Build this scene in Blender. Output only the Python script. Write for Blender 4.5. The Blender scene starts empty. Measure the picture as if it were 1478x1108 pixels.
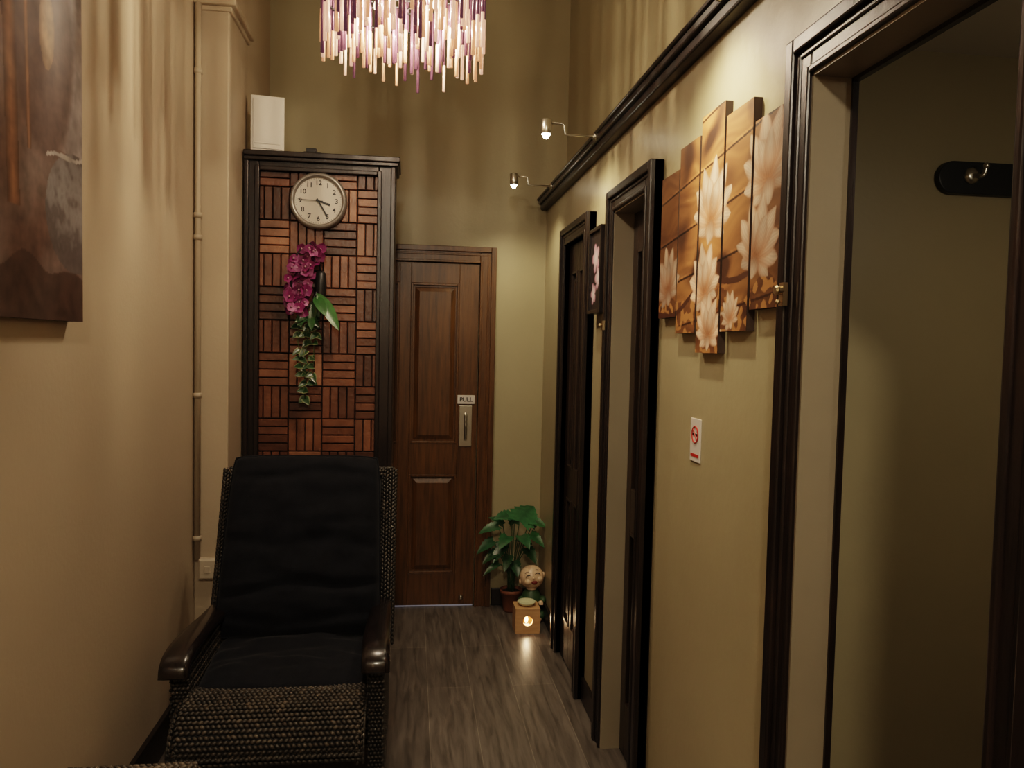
import bpy, math, random
from mathutils import Vector, Matrix, noise
random.seed(7)
rnd=random.random
def U(a,b): return random.uniform(a,b)
COL=bpy.context.scene.collection

# ---------------------------------------------------------------- materials
def mat(name, base=(.5,.5,.5), rough=.5, metal=0., col2=None, nscale=5., stretch=(1,1,1), bump=0., bscale=40.,
        usecol=False, emit=None, estr=0., spec=.5, trans=0., sheen=0., wave=False, coat=0., sub=0.):
    m=bpy.data.materials.new(name); m.use_nodes=True
    nt=m.node_tree; N=nt.nodes; L=nt.links
    b=N['Principled BSDF']
    b.inputs['Base Color'].default_value=(*base,1); b.inputs['Roughness'].default_value=rough
    b.inputs['Metallic'].default_value=metal; b.inputs['Specular IOR Level'].default_value=spec
    b.inputs['Transmission Weight'].default_value=trans
    b.inputs['Sheen Weight'].default_value=sheen; b.inputs['Coat Weight'].default_value=coat
    if sub: b.inputs['Subsurface Weight'].default_value=sub
    if emit: b.inputs['Emission Color'].default_value=(*emit,1); b.inputs['Emission Strength'].default_value=estr
    tc=N.new('ShaderNodeTexCoord'); mp=N.new('ShaderNodeMapping'); mp.inputs['Scale'].default_value=stretch
    L.new(tc.outputs['Object'],mp.inputs['Vector'])
    src=None
    if usecol:
        a=N.new('ShaderNodeAttribute'); a.attribute_name='Col'; src=a.outputs['Color']
        if col2:
            n=N.new('ShaderNodeTexNoise'); n.inputs['Scale'].default_value=nscale; n.inputs['Detail'].default_value=6
            L.new(mp.outputs[0],n.inputs['Vector'])
            r=N.new('ShaderNodeValToRGB'); r.color_ramp.elements[0].position=.3; r.color_ramp.elements[1].position=.7
            r.color_ramp.elements[0].color=(*base,1); r.color_ramp.elements[1].color=(*col2,1)
            L.new(n.outputs['Fac'],r.inputs[0])
            mx=N.new('ShaderNodeMix'); mx.data_type='RGBA'; mx.blend_type='MULTIPLY'; mx.inputs[0].default_value=1
            L.new(src,mx.inputs[6]); L.new(r.outputs[0],mx.inputs[7]); src=mx.outputs[2]
        L.new(src,b.inputs['Base Color'])
    elif col2:
        n=N.new('ShaderNodeTexNoise'); n.inputs['Scale'].default_value=nscale; n.inputs['Detail'].default_value=6
        n.inputs['Distortion'].default_value=.4 if wave else 0
        L.new(mp.outputs[0],n.inputs['Vector'])
        r=N.new('ShaderNodeValToRGB'); r.color_ramp.elements[0].position=.3; r.color_ramp.elements[1].position=.7
        r.color_ramp.elements[0].color=(*base,1); r.color_ramp.elements[1].color=(*col2,1)
        L.new(n.outputs['Fac'],r.inputs[0]); L.new(r.outputs[0],b.inputs['Base Color'])
    if bump:
        n2=N.new('ShaderNodeTexNoise'); n2.inputs['Scale'].default_value=bscale; n2.inputs['Detail'].default_value=4
        L.new(mp.outputs[0],n2.inputs['Vector'])
        bp=N.new('ShaderNodeBump'); bp.inputs['Strength'].default_value=bump; bp.inputs['Distance'].default_value=.01
        L.new(n2.outputs['Fac'],bp.inputs['Height']); L.new(bp.outputs[0],b.inputs['Normal'])
    return m

M_wallL=mat('paint_beige',(.42,.34,.245),.5,col2=(.47,.38,.27),nscale=1.5,bump=.08,bscale=60)
M_wallB=mat('paint_olive',(.33,.285,.175),.46,col2=(.365,.315,.195),nscale=1.5,bump=.06,bscale=60)
M_wallR=mat('paint_khaki',(.35,.295,.185),.34,col2=(.395,.335,.21),nscale=2,bump=.12,bscale=22)
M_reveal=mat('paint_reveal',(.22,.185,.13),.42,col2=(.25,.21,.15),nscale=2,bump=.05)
M_ceil=mat('paint_ceiling',(.58,.54,.45),.7,col2=(.63,.59,.5),nscale=2)
M_dark=mat('dark_wood',(.008,.005,.004),.32,col2=(.018,.010,.007),nscale=9,stretch=(6,6,.6),bump=.08,bscale=30)
M_darkH=mat('dark_wood_trim',(.008,.005,.0045),.35,col2=(.015,.009,.007),nscale=6,stretch=(6,.6,6))
M_arm=mat('arm_wood',(.006,.004,.003),.25,col2=(.012,.006,.005),nscale=8,stretch=(5,1,5),coat=.3)
M_door=mat('door_wood',(.056,.025,.007),.36,col2=(.13,.058,.016),nscale=7,stretch=(9,9,.7),bump=.08,bscale=25,wave=True)
M_leafdark=mat('door_leaf_dark',(.012,.007,.004),.35,col2=(.030,.016,.009),nscale=8,stretch=(8,8,.6),bump=.06)
M_slat=mat('wood_slats',(.6,.55,.5),.34,col2=(1.15,1.1,1.05),nscale=14,stretch=(1,1,1),usecol=True,bump=.2,bscale=60)
M_back=mat('slat_backing',(.008,.006,.005),.7)
M_fabric=mat('black_fabric',(.0024,.0028,.005),.85,col2=(.005,.0057,.009),nscale=30,bump=.12,bscale=300,sheen=.04,spec=.18)
M_wick=mat('wicker',(.7,.7,.7),.45,col2=(1.2,1.2,1.2),nscale=60,usecol=True)
M_wickb=mat('wicker_base',(.005,.004,.003),.7)
M_paint=mat('canvas_print',(.9,.9,.9),.42,usecol=True)
M_canvas=mat('canvas_edge',(.05,.03,.02),.7)
M_white=mat('white_plastic',(.70,.66,.60),.35,col2=(.74,.70,.64),nscale=3)
M_cream=mat('cream_plastic',(.50,.42,.32),.4)
M_pipe=mat('painted_pipe',(.40,.325,.235),.45)
M_clockrim=mat('clock_rim',(.24,.22,.20),.3,metal=.5)
M_clockface=mat('clock_face',(.58,.54,.48),.5)
M_black=mat('black_paint',(.01,.01,.01),.4)
M_steel=mat('brushed_steel',(.6,.57,.5),.3,metal=1.)
M_brass=mat('brass',(.55,.43,.27),.35,metal=1.)
M_orchid=mat('orchid_petals',(.85,.85,.85),.5,usecol=True,col2=(1.1,1.1,1.1),nscale=50)
M_leaf=mat('foliage',(.8,.8,.8),.33,usecol=True,col2=(1.15,1.15,1.15),nscale=40)
M_terra=mat('terracotta',(.17,.06,.03),.6,col2=(.22,.085,.042),nscale=12)
M_soil=mat('soil',(.02,.013,.008),.9)
M_skin=mat('figurine_skin',(.66,.46,.30),.3,col2=(.70,.50,.33),nscale=6)
M_robe=mat('figurine_robe',(.025,.06,.022),.5,col2=(.04,.085,.035),nscale=10)
M_mouth=mat('figurine_mouth',(.15,.02,.015),.5)
M_box=mat('burner_wood',(.50,.28,.13),.5,col2=(.60,.36,.18),nscale=12,stretch=(1,1,6))
M_dish=mat('burner_dish',(.62,.62,.40),.3)
M_glow=mat('candle_glow',(1,.7,.4),.5,emit=(1,.62,.28),estr=7)
M_bulb=mat('bulb_glow',(1,.9,.8),.5,emit=(1,.72,.42),estr=12)
M_led=mat('led_glow',(1,1,.9),.5,emit=(1,.93,.72),estr=30)
M_gap=mat('daylight_gap',(.5,.5,.55),.5,emit=(.75,.72,.85),estr=.10)
M_rodP=mat('rod_peach',(.72,.42,.28),.2,trans=.25,emit=(1,.46,.25),estr=.38,coat=.4)  # faint emission on all three rod materials stands in for bulb light passing through
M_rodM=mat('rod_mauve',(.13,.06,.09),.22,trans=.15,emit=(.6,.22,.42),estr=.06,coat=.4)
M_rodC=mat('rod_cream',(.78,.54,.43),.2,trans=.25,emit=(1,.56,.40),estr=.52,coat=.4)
M_signw=mat('sign_white',(.68,.62,.58),.4)
M_red=mat('sign_red',(.5,.03,.02),.4)

def floor_mat():
    m=bpy.data.materials.new('laminate_floor'); m.use_nodes=True; nt=m.node_tree; N=nt.nodes; L=nt.links; b=N['Principled BSDF']
    tc=N.new('ShaderNodeTexCoord'); sp=N.new('ShaderNodeSeparateXYZ'); cb=N.new('ShaderNodeCombineXYZ')
    L.new(tc.outputs['Object'],sp.inputs[0]); L.new(sp.outputs[1],cb.inputs[0]); L.new(sp.outputs[0],cb.inputs[1])
    br=N.new('ShaderNodeTexBrick'); br.inputs['Scale'].default_value=1; br.inputs['Brick Width'].default_value=1.25
    br.inputs['Row Height'].default_value=.19; br.inputs['Mortar Size'].default_value=.0013; br.offset=.37
    br.inputs['Color1'].default_value=(.100,.086,.077,1); br.inputs['Color2'].default_value=(.150,.130,.116,1)
    br.inputs['Mortar'].default_value=(.24,.21,.18,1); br.inputs['Bias'].default_value=0
    L.new(cb.outputs[0],br.inputs['Vector'])
    mp=N.new('ShaderNodeMapping'); mp.inputs['Scale'].default_value=(14,1.3,1); L.new(tc.outputs['Object'],mp.inputs[0])
    n=N.new('ShaderNodeTexNoise'); n.inputs['Scale'].default_value=3.0; n.inputs['Detail'].default_value=9; n.inputs['Distortion'].default_value=.7
    L.new(mp.outputs[0],n.inputs['Vector'])
    r=N.new('ShaderNodeValToRGB'); r.color_ramp.elements[0].position=.3; r.color_ramp.elements[0].color=(.52,.50,.48,1)
    r.color_ramp.elements[1].position=.7; r.color_ramp.elements[1].color=(1.25,1.22,1.18,1)
    L.new(n.outputs['Fac'],r.inputs[0])
    mx=N.new('ShaderNodeMix'); mx.data_type='RGBA'; mx.blend_type='MULTIPLY'; mx.inputs[0].default_value=1
    L.new(br.outputs['Color'],mx.inputs[6]); L.new(r.outputs[0],mx.inputs[7]); L.new(mx.outputs[2],b.inputs['Base Color'])
    b.inputs['Roughness'].default_value=.36
    bp=N.new('ShaderNodeBump'); bp.inputs['Strength'].default_value=.12; bp.inputs['Distance'].default_value=.005
    L.new(n.outputs['Fac'],bp.inputs['Height']); L.new(bp.outputs[0],b.inputs['Normal'])
    return m
M_floor=floor_mat()

# ---------------------------------------------------------------- mesh builder
class MB:
    def __init__(s,M=None): s.v=[];s.f=[];s.m=[];s.c=[];s.M=M
    def add(s,vs,fs,mi=0,col=(1,1,1),M=None,cols=None):
        o=len(s.v)
        for i,p in enumerate(vs):
            p=Vector(p)
            if M is not None: p=M@p
            if s.M is not None: p=s.M@p
            s.v.append(p); s.c.append(cols[i] if cols else col)
        for f in fs: s.f.append([o+i for i in f]); s.m.append(mi)
    def box(s,x0,x1,y0,y1,z0,z1,mi=0,col=(1,1,1),M=None):
        vs=[(x,y,z) for z in (z0,z1) for y in (y0,y1) for x in (x0,x1)]
        s.add(vs,[(0,2,3,1),(4,5,7,6),(0,1,5,4),(2,6,7,3),(0,4,6,2),(1,3,7,5)],mi,col,M)
    def frustum(s,x0,x1,z0,z1,ya,yb,ins,mi=0):
        vs=[(x0,ya,z0),(x1,ya,z0),(x1,ya,z1),(x0,ya,z1),(x0+ins,yb,z0+ins),(x1-ins,yb,z0+ins),(x1-ins,yb,z1-ins),(x0+ins,yb,z1-ins)]
        s.add(vs,[(4,5,6,7),(0,1,5,4),(1,2,6,5),(2,3,7,6),(3,0,4,7)],mi)
    def lathe(s,prof,n=24,mi=0,col=(1,1,1),M=None,cap=True):
        vs=[];fs=[]
        for r,z in prof:
            for i in range(n):
                a=2*math.pi*i/n; vs.append((r*math.cos(a),r*math.sin(a),z))
        for k in range(len(prof)-1):
            for i in range(n):
                j=(i+1)%n; fs.append((k*n+i,k*n+j,(k+1)*n+j,(k+1)*n+i))
        if cap: fs.append(tuple(range(n-1,-1,-1))); fs.append(tuple((len(prof)-1)*n+i for i in range(n)))
        s.add(vs,fs,mi,col,M)
    def sphere(s,c,r,mi=0,col=(1,1,1),n=14,m=9,M=None,R=None):
        if not hasattr(r,'__len__'): r=(r,r,r)
        vs=[];fs=[]
        for k in range(m+1):
            t=math.pi*k/m
            for i in range(n):
                a=2*math.pi*i/n
                p=Vector((r[0]*math.sin(t)*math.cos(a),r[1]*math.sin(t)*math.sin(a),r[2]*math.cos(t)))
                if R is not None: p=R@p
                vs.append(p+Vector(c))
        for k in range(m):
            for i in range(n):
                j=(i+1)%n; fs.append((k*n+i,(k+1)*n+i,(k+1)*n+j,k*n+j))
        s.add(vs,fs,mi,col,M)
    def tube(s,pts,rad,n=8,mi=0,col=(1,1,1),M=None,closed=False):
        pts=[Vector(p) for p in pts]; vs=[];fs=[];K=len(pts)
        prev=None
        for k,p in enumerate(pts):
            if closed: t=(pts[(k+1)%K]-pts[k-1]).normalized()
            else: t=(pts[min(k+1,K-1)]-pts[max(k-1,0)]).normalized()
            ref=Vector((0,0,1)) if abs(t.z)<.9 else Vector((1,0,0))
            if prev is not None: a=(prev-t*prev.dot(t)).normalized()
            else: a=(ref-t*ref.dot(t)).normalized()
            prev=a; b=t.cross(a)
            r=rad[k] if hasattr(rad,'__len__') else rad
            for i in range(n):
                q=2*math.pi*i/n; vs.append(p+a*math.cos(q)*r+b*math.sin(q)*r)
        R=K if closed else K-1
        for k in range(R):
            kk=(k+1)%K
            for i in range(n):
                j=(i+1)%n; fs.append((k*n+i,k*n+j,kk*n+j,kk*n+i))
        if not closed: fs.append(tuple(range(n-1,-1,-1))); fs.append(tuple((K-1)*n+i for i in range(n)))
        s.add(vs,fs,mi,col,M)
    def build(s,name,mats,parent=None,smooth=False,bevel=0,sub=0):
        me=bpy.data.meshes.new(name)
        xs=[(min(p[i] for p in s.v)+max(p[i] for p in s.v))/2 for i in range(3)]
        o=Vector(xs)
        me.from_pydata([p-o for p in s.v],[],s.f)
        for m in mats: me.materials.append(m)
        for p,mi in zip(me.polygons,s.m): p.material_index=mi; p.use_smooth=smooth
        ca=me.color_attributes.new('Col','FLOAT_COLOR','POINT')
        flat=[]
        for c in s.c: flat+= [c[0],c[1],c[2],1.]
        ca.data.foreach_set('color',flat)
        me.update()
        ob=bpy.data.objects.new(name,me); COL.objects.link(ob); ob.location=o
        if parent is not None:
            ob.parent=parent; ob.matrix_parent_inverse=Matrix.Translation(-parent.location)
        if bevel:
            b=ob.modifiers.new('bevel','BEVEL'); b.width=bevel; b.segments=2; b.limit_method='ANGLE'; b.angle_limit=.6
        if sub:
            b=ob.modifiers.new('sub','SUBSURF'); b.levels=sub; b.render_levels=sub
        return ob
def empty(name,loc):
    e=bpy.data.objects.new(name,None); e.location=loc; e.empty_display_size=.1; COL.objects.link(e); return e
def text(name,s,size,loc,rot,mt,parent,ext=.0006):
    c=bpy.data.curves.new(name,'FONT'); c.body=s; c.size=size; c.align_x='CENTER'; c.align_y='CENTER'; c.extrude=ext; c.offset=.0006
    c.materials.append(mt); o=bpy.data.objects.new(name,c); COL.objects.link(o); o.location=loc; o.rotation_euler=rot
    if parent is not None: o.parent=parent; o.matrix_parent_inverse=Matrix.Translation(-parent.location)
    return o
def light(name,kind,loc,energy,color=(1,.80,.56),size=.03,target=None,angle=100,blend=.8,parent=None):
    l=bpy.data.lights.new(name,kind); l.energy=energy; l.color=color
    if kind!='AREA': l.shadow_soft_size=size
    else: l.size=size
    if kind=='SPOT': l.spot_size=math.radians(angle); l.spot_blend=blend
    o=bpy.data.objects.new(name,l); COL.objects.link(o); o.location=loc
    if target is not None: o.rotation_euler=(Vector(target)-Vector(loc)).to_track_quat('-Z','Y').to_euler()
    if parent is not None: o.parent=parent; o.matrix_parent_inverse=Matrix.Translation(-parent.location)
    return o

# ---------------------------------------------------------------- room
XL=-.90; XR=.76; YB=4.44; H=3.62; YF=-1.8
b=MB(); b.box(-1.1,2.8,YF-.1,YB+.1,-.08,0); b.build('floor',[M_floor])
b=MB(); b.box(-1.1,1.05,YF-.1,YB+.1,H,H+.08); b.build('ceiling',[M_ceil])
b=MB(); b.box(-1.1,1.05,YB,YB+.1,0,H); b.build('wall_back',[M_wallB])
b=MB(); b.box(-1.1,XL,YF-.1,3.70,0,H); b.box(-1.1,-.80,3.70,YB,0,H); b.build('wall_left',[M_wallL])
b=MB(); b.box(XL,-.764,3.344,3.70,0,H); b.build('wall_pilaster',[M_wallL],bevel=.006)
b=MB(); b.box(-1.1,1.05,YF-.1,YF,0,H); b.build('wall_front',[M_wallL])
DO=[(.865,1.375,2.04),(2.40,2.79,2.025),(3.275,3.705,2.015)]
b=MB(); y=YF
for a,c,h in DO:
    b.box(XR,.80,y,a,0,2.37); b.box(XR,.80,a,c,h,2.37); y=c
b.box(XR,.80,y,YB,0,2.37); b.build('wall_right',[M_wallR])
b=MB(); b.box(.87,1.05,YF,YB,2.37,H); b.box(.80,.87,YF,YB,2.33,2.37); b.build('wall_right_upper',[M_wallB])
b=MB(); b.box(.80,2.7,2.10,2.16,0,2.40); b.build('wall_treatment_back',[M_wallB])
b=MB(); b.box(.80,2.7,-.36,-.30,0,2.40); b.build('wall_treatment_front',[M_wallB])
b=MB(); b.box(2.64,2.7,-.30,2.10,0,2.40); b.build('wall_treatment_side',[M_wallB])
b=MB(); b.box(.87,2.7,-.36,2.16,2.40,2.46); b.build('ceiling_treatment',[M_ceil])
b=MB()
b.box(.722,.765,YF,YB,2.312,2.345); b.box(.708,.80,YF,YB,2.342,2.370); b.box(.698,.80,YF,YB,2.364,2.377)
b.build('trim_1',[M_darkH],bevel=.006)
b=MB(); b.box(XL,XL+.018,YF,3.344,0,.13); b.box(XL,-.746,3.326,3.344,0,.13); b.box(-.764,-.746,3.344,3.59,0,.13)
b.build('baseboard_left',[M_dark],bevel=.004)
b=MB()
for a,c in [(YF,.78),(1.457,2.318),(2.872,3.193),(3.787,YB)]: b.box(XR-.016,XR,a,c,0,.10)
b.build('baseboard_right',[M_dark],bevel=.004)
b=MB(); b.box(.48,.744,YB-.016,YB,0,.10); b.build('baseboard_back',[M_dark],bevel=.004)
b=MB()
for o,z0,z1 in [(.012,2.86,2.88),(.03,2.88,2.905),(.02,2.905,2.925)]:
    b.box(XL,-.764+o,3.344-o,3.70,z0,z1)
b.build('trim_2',[M_wallL],bevel=.005)
b=MB(); b.tube([(XL+.018,3.326,.60),(XL+.018,3.326,H-.02)],.0125,12)
for z in (.68,1.28,1.93,2.02,2.6): b.lathe([(.0175,z),(.0175,z+.02)],12,M=Matrix.Translation((XL+.018,3.326,0)))
b.build('conduit_pipe',[M_pipe],smooth=True)
b=MB(); b.box(-.876,-.800,3.318,3.344,.515,.605); b.frustum(-.874,-.802,.517,.603,3.318,3.312,.006); b.box(-.85,-.826,3.309,3.313,.545,.575)
b.build('wall_socket',[M_cream],bevel=.004)  # power socket low on the pilaster front

# ---------------------------------------------------------------- doors
def leaf(b,x0,x1,z0,z1,y,th,cols,rows,mi=0):
    rec=.012
    b.box(x0,x1,y+rec,y+th,z0,z1,mi)
    xs=[x0]+[q for c in cols for q in c]+[x1]
    for i in range(0,len(xs),2): b.box(xs[i],xs[i+1],y,y+rec,z0,z1,mi)
    zs=[z0]+[q for c in rows for q in c]+[z1]
    for c in cols:
        for i in range(0,len(zs),2): b.box(c[0],c[1],y,y+rec,zs[i],zs[i+1],mi)
        for r in rows:
            w=.012
            b.box(c[0],c[0]+w,y-.004,y+rec,r[0],r[1],mi); b.box(c[1]-w,c[1],y-.004,y+rec,r[0],r[1],mi)
            b.box(c[0]+w,c[1]-w,y-.004,y+rec,r[0],r[0]+w,mi); b.box(c[0]+w,c[1]-w,y-.004,y+rec,r[1]-w,r[1],mi)
            b.frustum(c[0]+.022,c[1]-.022,r[0]+.022,r[1]-.022,y+rec,y+.001,.026,mi)
def frame(b,x0,x1,z1,y,w,th,mi=0):
    for (a,c,d) in [(0,w,.012),(w-.03,w,0.),(.0,.014,.006),(w*.45,w*.45+.012,.008)]:
        b.box(x0-c,x0-a,y+d,y+th,0,z1+c,mi); b.box(x1+a,x1+c,y+d,y+th,0,z1+c,mi)
        b.box(x0-a,x1+a,y+d,y+th,z1+a,z1+c,mi)
d=empty('door_1',(-.03,4.40,0))
b=MB(); frame(b,-.435,.378,1.99,4.395,.092,.045); b.build('frame',[M_door],d,bevel=.003)
b=MB(); leaf(b,-.43,.373,.014,1.985,4.415,.024,[(-.325,-.075),(-.012,.262)],[(.20,.775),(.955,1.87)]); b.build('leaf',[M_door],d,bevel=.002)
b=MB(); b.box(-.425,.37,4.430,4.434,.001,.009); b.build('threshold_gap',[M_gap],d)
b=MB(); b.box(.26,.36,4.408,4.415,1.185,1.235,1); b.box(.272,.345,4.406,4.415,.94,1.175,0)
b.tube([(.308,4.41,1.13),(.308,4.375,1.12),(.308,4.37,1.06),(.308,4.375,.99),(.308,4.41,.98)],.009,10,0)
b.lathe([(.012,0),(.012,.02),(.006,.03)],14,0,M=Matrix.Translation((.30,4.415,.06))@Matrix.Rotation(math.radians(90),4,'X'))
b.build('pull_handle',[M_steel,M_signw],d,bevel=.002)
text('pull_label','PULL',.034,(.31,4.4065,1.21),(math.radians(90),0,0),M_black,d)
def Mx(yc):
    return Matrix(((0,1,0,0),(-1,0,0,yc),(0,0,1,0),(0,0,0,1)))
for i,(a,c,h) in enumerate(DO):
    yc=(a+c)/2; hw=(c-a)/2
    d=empty('door_%d'%(i+2),(.76,yc,0))
    b=MB(Mx(yc)); frame(b,-hw,hw,h,.715,.082,.046)
    b.build('frame',[M_dark],d,bevel=.004)
    if i<2:
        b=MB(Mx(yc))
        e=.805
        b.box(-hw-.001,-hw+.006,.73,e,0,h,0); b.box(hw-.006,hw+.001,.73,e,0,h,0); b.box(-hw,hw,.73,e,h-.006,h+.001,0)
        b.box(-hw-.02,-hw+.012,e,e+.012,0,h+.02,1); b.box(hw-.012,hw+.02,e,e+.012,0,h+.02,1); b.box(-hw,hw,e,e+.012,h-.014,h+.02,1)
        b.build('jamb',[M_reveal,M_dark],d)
    if i==1:
        b=MB(Mx(yc)); leaf(b,-hw+.013,hw-.013,.008,h-.015,.803,.035,[(-hw+.07,hw-.07)],[(.2,.85),(1.0,1.88)]); b.build('leaf',[M_leafdark],d,bevel=.002)
    if i==2:
        b=MB(Mx(yc)); leaf(b,-hw+.003,hw-.003,.008,h-.003,.752,.035,[(-hw+.07,-.025),(.025,hw-.07)],[(.2,.80),(.95,1.88)])
        b.build('leaf',[M_leafdark],d,bevel=.002)
    if i==0:
        b=MB(Matrix.Translation((.835,.87,0))@Matrix.Rotation(math.radians(-12),4,'Z'))
        leaf(b,0,.50,.008,h-.01,-.036,.034,[(.07,.43)],[(.2,.85),(1.0,1.88)]); b.build('leaf',[M_door],d,bevel=.002)
        b=MB(); b.box(.706,.716,1.410,1.427,1.61,1.655); b.lathe([(.008,0),(.008,.009),(.010,.012),(.007,.016)],14,M=Matrix.Translation((.708,1.417,1.64))@Matrix.Rotation(math.radians(-90),4,'Y'))
        b.sphere((.70,1.417,1.618),.005)
        b.box(.712,.716,.83,.862,.40,.47)
        b.build('latch',[M_brass],d)
    if i==1:
        b=MB(); b.box(.706,.716,2.830,2.85,1.59,1.625); b.sphere((.70,2.84,1.607),.008); b.build('latch',[M_brass],d)

# ---------------------------------------------------------------- screen with wooden tiles
cab=empty('decorative_screen',(-.42,3.7,0))
cx0,cx1,cy0,cy1,ct=-.756,-.088,3.60,3.84,2.355
b=MB()
b.box(cx0,cx0+.062,cy0,cy1,0,ct); b.box(cx1-.075,cx1,cy0,cy1,0,ct); b.box(cx0+.062,cx1-.075,cy0,cy1,ct-.07,ct)
b.box(cx0+.062,cx1-.075,cy0,cy1,0,.12)
b.box(cx0+.045,cx0+.066,cy0-.012,cy0,0,ct-.05); b.box(cx1-.082,cx1-.062,cy0-.012,cy0,0,ct-.05); b.box(cx0+.066,cx1-.082,cy0-.012,cy0,ct-.072,ct-.052)
b.box(cx1-.022,cx1,cy0-.016,cy0,0,ct-.03); b.box(cx0,cx0+.02,cy0-.016,cy0,0,ct-.03)
b.box(cx0,cx1+.012,cy0-.022,cy1,ct-.03,ct-.012); b.box(cx0,cx1+.02,cy0-.03,cy1,ct-.012,ct+.012)
b.build('frame',[M_dark],cab,bevel=.004)
b=MB(); b.box(cx0+.062,cx1-.075,cy0+.035,cy1-.01,.12,ct-.07); b.build('backing',[M_back],cab)
b=MB()
px0,px1,pz0,pz1=cx0+.064,cx1-.077,.12,ct-.072
T=.150; j=0; z=pz1+.085-T
while z>pz0-.01:
    x=px0-.018; i=0
    while x<px1:
        base=random.choice([(.20,.088,.048),(.15,.063,.034),(.11,.046,.026),(.27,.13,.075),(.085,.038,.022),(.17,.075,.042),(.13,.054,.03)])
        hor=(i+j)%2==0
        n=4; s=T/n
        for k in range(n):
            v=U(.65,1.3); c=tuple(q*v for q in base)
            if hor: X0,X1,Z0,Z1=x+.003,x+T-.003,z+k*s+.0022,z+(k+1)*s-.0022
            else: X0,X1,Z0,Z1=x+k*s+.0022,x+(k+1)*s-.0022,z+.003,z+T-.003
            X0=max(X0,px0);X1=min(X1,px1);Z1=min(Z1,pz1);Z0=max(Z0,pz0)
            if X1-X0>.004 and Z1-Z0>.004:
                d0=cy0+.012+U(-.002,.002); ii=.003
                b.box(X0,X1,d0+ii,cy0+.036,Z0,Z1,0,c); b.frustum(X0,X1,Z0,Z1,d0+ii,d0,.0025,0)
                for q in range(8): b.c[-1-q]=c
        x+=T; i+=1
    z-=T; j+=1
b.build('slat_tiles',[M_slat],cab)
b=MB(M=Matrix.Translation((-.672,3.69,ct+.014))@Matrix.Rotation(math.radians(9),4,'Z'))
b.box(-.072,.072,-.065,.065,0,.25); b.box(-.062,.062,-.072,-.065,.015,.235); b.box(-.055,.055,-.0745,-.072,.035,.041)
b.build('air_purifier',[M_white],bevel=.016)
b=MB(); b.box(-.50,-.435,3.60,3.66,ct+.013,ct+.022); b.box(-.49,-.445,3.61,3.65,ct+.022,ct+.04); b.tube([(-.47,3.63,ct+.03),(-.40,3.64,ct+.02),(-.36,3.66,ct+.018)],.004,6)
b.build('cable_box',[M_black],bevel=.003)

# clock
ck=empty('wall_clock',(-.43,3.58,2.155))
RC=Matrix.Translation((-.43,3.600,2.155))@Matrix.Rotation(math.radians(90),4,'X')
b=MB(); b.lathe([(.127,0),(.128,.012),(.124,.030),(.116,.036),(.109,.034),(.104,.022),(.104,.0)],48,0,M=RC,cap=False)
b.lathe([(.122,0.002),(.122,.004)],48,0,M=RC); b.build('rim',[M_clockrim],ck,smooth=True)
b=MB(); b.lathe([(.1045,.014),(.1045,.018)],48,0,M=RC); b.build('face',[M_clockface],ck)
for h in range(1,13):
    a=math.radians(90-30*h)
    text('numeral_%d'%h,str(h),.030,(-.43+.080*math.cos(a),3.5815,2.155+.080*math.sin(a)),(math.radians(90),0,0),M_black,ck)
b=MB()
def hand(ang,l,w,y,back=.012):
    a=math.radians(90-ang); M=Matrix.Translation((-.43,y,2.155))@Matrix.Rotation(-a,4,'Y')
    b.box(-back,l,-.0008,.0008,-w/2,w/2,0,M=M)
hand(107,.054,.008,3.579); hand(150,.080,.006,3.577); hand(273,.09,.002,3.575,.02)
b.lathe([(.005,.018),(.005,.027)],12,0,M=RC)
for k in range(60):
    a=math.radians(6*k); M=Matrix.Translation((-.43,3.5815,2.155))@Matrix.Rotation(-a,4,'Y'); b.box(.0975,.101,-.0004,.0004,-.0008,.0008,0,M=M)
b.build('hands',[M_black],ck)

# ---------------------------------------------------------------- leaf helper
def leafmesh(b,pos,d,up,L,W,col,droop=.3,fold=.25,heart=True,edge=None,lobes=0,mi=0,n=9):
    d=Vector(d).normalized(); up=Vector(up); s=d.cross(up)
    if s.length<1e-3: s=Vector((1,0,0))
    s.normalize(); nrm=s.cross(d).normalized()
    vs=[];cs=[];fs=[]; cc=[-1,-.6,0,.6,1]
    for k in range(n+1):
        t=k/n
        if heart: w=W*.5*(math.sin(math.pi*min(1,(t*.86+.14))**.75))**.8*(1.05-.3*t) if t<1 else .0005
        else: w=W*.5*max(0,math.sin(math.pi*t))**.7
        if t>=1: w=.0005
        if lobes: w*=1-.22*(k%2)
        c0=Vector(pos)+d*L*t-Vector((0,0,1))*droop*L*t*t
        back=-.12*L*(1-t)**3 if heart else 0
        for q in cc:
            vs.append(c0+s*w*q+nrm*abs(q)*w*fold+d*back*abs(q))
            e=abs(q)>.9
            f=(.75 if q==0 else 1.)*U(.9,1.1)
            c=edge if (edge and e) else col
            cs.append(tuple(x*f for x in c))
    for k in range(n):
        for i in range(4):
            a=k*5+i; fs.append((a,a+1,a+6,a+5))
    b.add(vs,fs,mi,cols=cs)

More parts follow.
